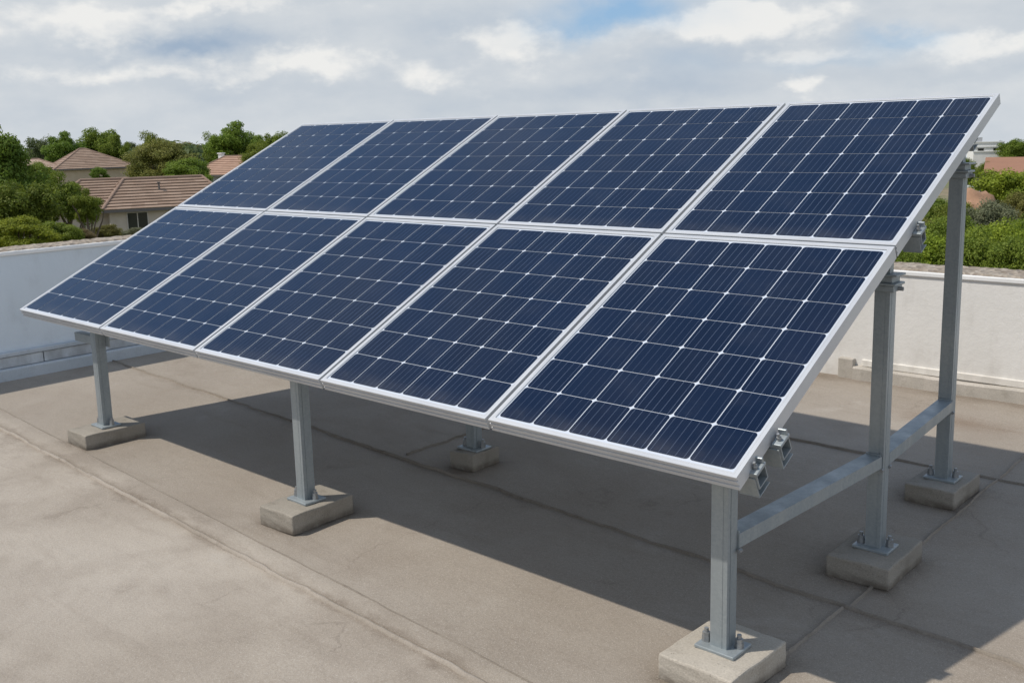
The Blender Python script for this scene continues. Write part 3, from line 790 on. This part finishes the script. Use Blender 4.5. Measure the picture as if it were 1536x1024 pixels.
# --- right bank of shrubs: (px, d, top, width, kind, leaf, label)
bank = [
 (1395, 46, 352, 90, 'bush', 'lime', 'yellow green shrub behind the parapet, left of the tall rear post'),
 (1352, 44, 366, 60, 'bush', 'mid', 'green shrub showing under the right edge of the array'),
 (1460, 45, 350, 90, 'bush', 'mid', 'green shrub just right of the tall rear post above the parapet'),
 (1525, 43, 358, 80, 'bush', 'mid', 'dark green shrub above the parapet at the right picture edge'),
 (1500, 50, 334, 90, 'bush', 'lime', 'bright green shrub in the middle of the right bank'),
 (1430, 54, 322, 76, 'bush', 'mid', 'mid green shrub behind the tall rear post'),
 (1392, 56, 330, 70, 'bush', 'olive', 'olive shrub between the array edge and the tall rear post'),
 (1548, 52, 326, 66, 'bush', 'mid', 'leafy green shrub cut by the right picture edge'),
 (1490, 58, 302, 70, 'bush', 'grey', 'grey green shrub in the middle of the right bank'),
 (1440, 66, 300, 70, 'bush', 'mid', 'green shrub below the bare brown soil'),
 (1532, 64, 290, 60, 'bush', 'olive', 'olive shrub above the grey one at the right edge'),
 (1400, 70, 296, 64, 'bush', 'dark', 'dark shrub seen just beyond the panel edge'),
 (1520, 80, 246, 92, 'round', 'lime', 'large rounded bright green tree before the terracotta roof'),
 (1470, 84, 306, 54, 'bush', 'olive', 'small olive shrub under the bare brown soil'),
 (1450, 130, 236, 26, 'bush', 'dark', 'dark small tree left of the terracotta roof'),
 (1478, 112, 244, 26, 'bush', 'mid', 'small shrub before the left end of the terracotta roof'),
 (1480, 96, 262, 30, 'bush', 'grey', 'pale shrub behind the white garden rail'),
]
for px, d, top, w, k, lf, lab in bank:
    big = 'tree' in lab
    tree('broadleaf_tree' if big else 'leafy_shrub', lab, 'tree' if big else 'shrub', px, d, top, w*1.15, k, lf, TG if big else SG, var=len(lab))
tree('broadleaf_tree', 'green skyline tree at the right picture edge beside the white building', 'tree', 1524, 190, 206, 44, 'round', 'mid', TG, bot=250, var=1)
tree('broadleaf_tree', 'thin dark tree right behind the white building', 'tree', 1502, 200, 212, 12, 'bush', 'dark', TG, bot=244, var=0)

# distant wood that closes the view all round
def wood(name, r0, r1, n, leaf, seed, hmin, hmax, arc=(0, 2*PI), label='distant belt of mixed trees along the horizon'):
    g = np.random.default_rng(seed); me0 = CR['bush'][0]
    nv = len(me0.vertices); co = np.empty(nv*3, np.float32); me0.vertices.foreach_get('co', co); co = co.reshape(-1, 4, 3)
    V = []
    for i in range(n):
        a = arc[0]+g.random()*(arc[1]-arc[0]); r_ = r0+(r1-r0)*g.random()
        h = hmin+(hmax-hmin)*g.random()
        low = math.exp(-((a-PI/2-.29)/.16)**2)          # the town side has only low scrub
        h *= 1-.86*low; w = h*(.6+.5*g.random())
        q = co[g.choice(len(co), 420, replace=False)]
        ctr = q.mean(axis=1, keepdims=True)
        q = ctr+(q-ctr)*4.0
        q = q*np.array([w, w, h/2])+np.array([r_*math.cos(a), r_*math.sin(a), BASE+h*.48-max(0, r_-260)*.10])
        V.append(q)
    V = np.concatenate(V).reshape(-1, 3); nq = len(V)//4
    me = bpy.data.meshes.new(name)
    me.vertices.add(4*nq); me.vertices.foreach_set('co', V.ravel().astype(np.float32))
    me.loops.add(4*nq); me.loops.foreach_set('vertex_index', np.arange(4*nq, dtype=np.int32))
    me.polygons.add(nq); me.polygons.foreach_set('loop_start', np.arange(0, 4*nq, 4, dtype=np.int32)); me.polygons.foreach_set('loop_total', np.full(nq, 4, np.int32))
    me.update(); me.materials.append(LEAF[leaf])
    o = bpy.data.objects.new(name, me); COL.objects.link(o)
    return tag(o, label, 'woodland', kind='stuff')
wood('distant_wood', 215, 330, 640, 'far', 3, 6.5, 10)

wood('garden_wood', 60, 210, 150, 'mid', 5, 3.0, 5.5, (R(112), R(143)), 'lower garden trees hidden behind the tilted panels')

# --- houses
TILE_B = m_tile("brown clay tiles", (.25, .175, .13), (.325, .238, .182), (.20, .145, .112))
TILE_P = m_tile("pale clay tiles", (.42, .31, .24), (.50, .38, .30), (.32, .23, .18))
TILE_O = m_tile("orange clay tiles", (.34, .22, .16), (.40, .265, .195), (.29, .19, .145))
TERRA = m_tile("terracotta sheet", (.27, .145, .095), (.31, .17, .11), (.24, .13, .09))
RIDGE = m_tile("ridge tiles", (.24, .165, .125), (.29, .205, .16), (.19, .14, .11))
HWALL = m_plaster("house render", (.42, .375, .32), (.47, .425, .37))
HCREAM = m_plaster("cream render", (.42, .34, .245), (.46, .38, .28))
HGREY = m_plaster("grey render", (.33, .34, .36), (.38, .39, .40))
FASCIA = m_plain("fascia", (.13, .12, .115), .7)
s = Sh("window pane"); PANE = s.set(Base_Color=(.02, .024, .024), Roughness=.08)
WFR = m_plain("window frame", (.5, .48, .45), .5)
def plane_courses(bm, a, b, c, d, pitch=.34, th=.085):
    """tiled slope from eaves a-b up to ridge d-c, as overlapping courses"""
    a, b, c, d = map(Vector, (a, b, c, d))
    n = max(2, int(((d+c)/2-(a+b)/2).length/pitch)); nrm = (b-a).cross(d-a).normalized()
    if nrm.z < 0: nrm = -nrm
    for i in range(n):
        t0, t1 = i/n, (i+1)/n
        p0, p1 = a.lerp(d, t0), b.lerp(c, t0); q0, q1 = a.lerp(d, t1), b.lerp(c, t1)
        m = max(1, int((p1-p0).length/.9))
        for k in range(m):
            u0, u1 = k/m, (k+1)/m
            A, B, C_, D = p0.lerp(p1, u0), p0.lerp(p1, u1), q0.lerp(q1, u1), q0.lerp(q1, u0)
            vs = [bm.verts.new(x) for x in (A, B, B+nrm*th, A+nrm*th, C_+nrm*.006, D+nrm*.006, C_, D)]
            bm.faces.new(vs[0:4])
            if (C_-D).length < .02:
                bm.faces.new((vs[3], vs[2], vs[4]))
            else: bm.faces.new((vs[3], vs[2], vs[4], vs[5]))
def hip_roof(root, x0, x1, y0, y1, ze, zr, tile, ov=.5, ridge=None, cap=True, courses=.34):
    """hipped roof over a rectangle; ridge = (xa, xb) along x"""
    x0 -= ov; x1 += ov; y0 -= ov; y1 += ov; ym = (y0+y1)/2
    xa, xb = ridge or (x0+(y1-y0)/2, x1-(y1-y0)/2)
    E = [(x0, y0, ze), (x1, y0, ze), (x1, y1, ze), (x0, y1, ze)]; A, B = (xa, ym, zr), (xb, ym, zr)
    bm = bmesh.new()
    plane_courses(bm, E[0], E[1], B, A, courses); plane_courses(bm, E[2], E[3], A, B, courses)
    plane_courses(bm, E[1], E[2], B, B, courses); plane_courses(bm, E[3], E[0], A, A, courses)
    bm.faces.new([bm.verts.new(p) for p in E])
    rf = link('roof', bm, tile, root)
    bm = bmesh.new()
    for p, q in ((A, B), (E[0], A), (E[3], A), (E[1], B), (E[2], B)):
        if (Vector(p)-Vector(q)).length > .05: cyl(bm, Vector(p)+Vector((0, 0, .05)), Vector(q)+Vector((0, 0, .05)), .11, seg=8)
    link('ridge_cap', bm, RIDGE, rf)
    bm = bmesh.new()
    for a, b in ((E[0], E[1]), (E[1], E[2]), (E[2], E[3]), (E[3], E[0])):
        a, b = Vector(a), Vector(b); d = (b-a).normalized(); n = Vector((d.y, -d.x, 0))
        vs = [bm.verts.new(p) for p in (a+n*.02+Vector((0, 0, .01)), b+n*.02+Vector((0, 0, .01)), b+n*.02+Vector((0, 0, -.2)), a+n*.02+Vector((0, 0, -.2)))]
        bm.faces.new(vs)
        bm.faces.new([bm.verts.new(p) for p in (a+Vector((0, 0, -.2)), b+Vector((0, 0, -.2)), b-n*.5+Vector((0, 0, -.2)), a-n*.5+Vector((0, 0, -.2)))])
    link('fascia', bm, FASCIA, rf)
    return rf
def window(root, x, z, w, h, y, mullions=1):
    bm = bmesh.new(); t = .06
    for a, b in (((x, y-.05, z), (x+t, y+.06, z+h)), ((x+w-t, y-.05, z), (x+w, y+.06, z+h)), ((x+t, y-.05, z), (x+w-t, y+.06, z+t)), ((x+t, y-.05, z+h-t), (x+w-t, y+.06, z+h))): box(bm, a, b)
    for k in range(mullions):
        xm = x+w*(k+1)/(mullions+1); box(bm, (xm-t/2, y-.045, z+t), (xm+t/2, y+.05, z+h-t))
    wn = link('window', bm, WFR, root)
    bm = bmesh.new(); box(bm, (x+t, y-.02, z+t), (x+w-t, y+.02, z+h-t)); link('pane', bm, PANE, wn)
def face_rot(px, turn=0):
    a = bear(px, 220)[0]; return -a+R(turn)
def house_at(name, label, px, d, turn, cat='house'):
    p = at(px, 250, d); return empty(name, (p.x, p.y, BASE), (0, 0, face_rot(px, turn)), label=label, cat=cat)
# nearest house: pixels convert to metres at its own distance
D1 = 72; k1 = D1/F_PX
h1 = house_at('tiled_house', 'nearest single storey house with wide brown tiled hip roof and dark window', 150, D1, 4)
ze1, zr1 = at(230, 314, D1).z-BASE, at(230, 269, D1+2.5).z-BASE
hip_roof(h1, .35, 8.9, 0, 5.2, ze1, zr1, TILE_B, .5, ridge=(1.75, 7.5))
bm = bmesh.new(); box(bm, (.35, 0, -.3), (8.9, 5.2, ze1-.1)); link('wall', bm, HWALL, h1)
hip_roof(h1, -3.2, 3.4, 1.4, 7.0, ze1-.02, zr1-.01, TILE_B, .5, ridge=(-1.2, 2.2))
bm = bmesh.new(); box(bm, (-3.2, 1.4, -.3), (3.4, 7.0, ze1-.12)); link('wall', bm, HWALL, h1)
window(h1, 1.5, ze1-2.35, 1.5, 2.1, 0, 1); window(h1, 6.2, ze1-1.8, 1.6, 1.2, 0, 2)
bm = bmesh.new()
cyl(bm, (4.1, 1.35, ze1+.75), (4.1, 1.35, ze1+1.75), .07, seg=8); box(bm, (3.98, 1.23, ze1+1.75), (4.22, 1.47, ze1+1.82), .01)
link('vent_pipe', bm, FASCIA, h1)
# house behind with a pyramid roof
D2 = 165
h2 = house_at('tiled_house', 'cream house behind with pyramid shaped brown tiled roof and pale lean-to', 146, D2, 10)
ze2, zr2 = at(146, 252, D2).z-BASE, at(131, 223, D2+5).z-BASE
hip_roof(h2, -6.1, 6.0, 0, 9.5, ze2, zr2, TILE_B, .6, ridge=(-1.7, -.9), courses=.5)
bm = bmesh.new(); box(bm, (-6.1, 0, -.3), (6.0, 9.5, ze2-.1)); link('wall', bm, HCREAM, h2)
hip_roof(h2, -13.5, -5.2, 3.2, 9.0, ze2+.3, ze2+1.7, TILE_P, .4, courses=.5)
bm = bmesh.new(); box(bm, (-13.5, 3.2, -.3), (-5.2, 9.0, ze2+.2)); link('wall', bm, HCREAM, h2)

# house at the array's left edge
D3 = 140
h3 = house_at('tiled_house', 'far house with orange and brown tiled roof and white chimney, left of the array', 322, D3, -40)
ze3, zr3 = at(330, 262, D3).z-BASE, at(330, 235, D3+3).z-BASE
hip_roof(h3, -3.6, 7.5, -1, 6.2, ze3, zr3, TILE_O, .5, ridge=(-.2, 4.2), courses=.45)
bm = bmesh.new(); box(bm, (-3.6, -1, -.3), (7.5, 6.2, ze3-.1)); link('wall', bm, HGREY, h3)
bm = bmesh.new(); box(bm, (-3.1, 4.6, ze3), (-2.5, 5.3, zr3+.35), .04); box(bm, (-3.2, 4.5, zr3+.35), (-2.4, 5.4, zr3+.5), .03); link('chimney', bm, TRIM, h3)
# right: terracotta roof, white building, garden rail
D4 = 105
p = at(1515, 266, D4)
h4 = empty('low_building', (p.x, p.y, BASE), (0, 0, face_rot(1515, 0)), label='low building with plain terracotta sloping roof behind the right shrubs', cat='building')
ze4, zr4 = p.z-BASE, at(1515, 235, D4+9).z-BASE
bm = bmesh.new()
vs = [bm.verts.new(q) for q in ((-2.6, 0, ze4), (9, 0, ze4), (9, 9, zr4), (-2.6, 9, zr4), (-2.6, 0, ze4-.2), (9, 0, ze4-.2), (9, 9, zr4-.2), (-2.6, 9, zr4-.2))]
for f in ((0, 1, 2, 3), (7, 6, 5, 4), (0, 4, 5, 1), (1, 5, 6, 2), (2, 6, 7, 3), (3, 7, 4, 0)): bm.faces.new([vs[i] for i in f])
link('roof', bm, TERRA, h4)
bm = bmesh.new(); box(bm, (-2.2, .5, -.3), (8.6, 8.6, ze4-.22)); link('wall', bm, HWALL, h4)
D5 = 195
p = at(1484, 232, D5)
h5 = empty('white_building', (p.x, p.y, BASE), (0, 0, face_rot(1484, 12)), label='white flat roofed building on the skyline right of the array', cat='building')
zt = at(1484, 213, D5).z-BASE
bm = bmesh.new(); box(bm, (-2.9, 0, -.3), (2.6, 6, zt)); link('wall', bm, m_plaster("white render", (.72, .71, .69), (.78, .77, .75)), h5)
bm = bmesh.new()
for k in range(3): box(bm, (-3.0, -.12, zt-.1-.9*k), (2.7, .0, zt+.1-.9*k))
link('cornice_band', bm, TRIM, h5)
bm = bmesh.new(); box(bm, (-2.7, 1, zt), (-1.2, 3, zt+.9)); link('roof_house', bm, HGREY, h5)
window(h5, -2.2, zt-1.75, 1.2, .6, 0, 0); window(h5, .6, zt-1.75, 1.2, .6, 0, 0)
p = at(1466, 282, 88)
fn = empty('garden_rail', (p.x, p.y, BASE), (0, 0, face_rot(1466, 0)), label='pale garden rail beside bare soil behind the tall rear post', cat='fence')
hz = p.z-BASE
bm = bmesh.new()
for k in range(6): box(bm, (-1.3+.5*k, -.04, -.1), (-1.22+.5*k, .04, hz+.25))
link('rail_post', bm, TRIM, fn)
bm = bmesh.new()
for z in (hz-.35, hz+.1): box(bm, (-1.5, -.06, z), (1.5, -.041, z+.12))
link('rail_bar', bm, TRIM, fn)
# bare soil bank below the rail
bm = bmesh.new()
q = bmesh.ops.create_icosphere(bm, subdivisions=4, radius=1)
for v in bm.verts: v.co *= 1+.16*noise.noise(v.co*2.3)+.06*noise.noise(v.co*8)
p = at(1462, 290, 78); top = p.z
sb = link('soil_bank', bm, m_plain("red soil", (.36, .21, .13), .95, var=.5, scale=3, bump=.6), smooth=True)
sb.location = (p.x, p.y, BASE); sb.scale = (2.2, 2.2, top-BASE+.2)
tag(sb, kind='structure')
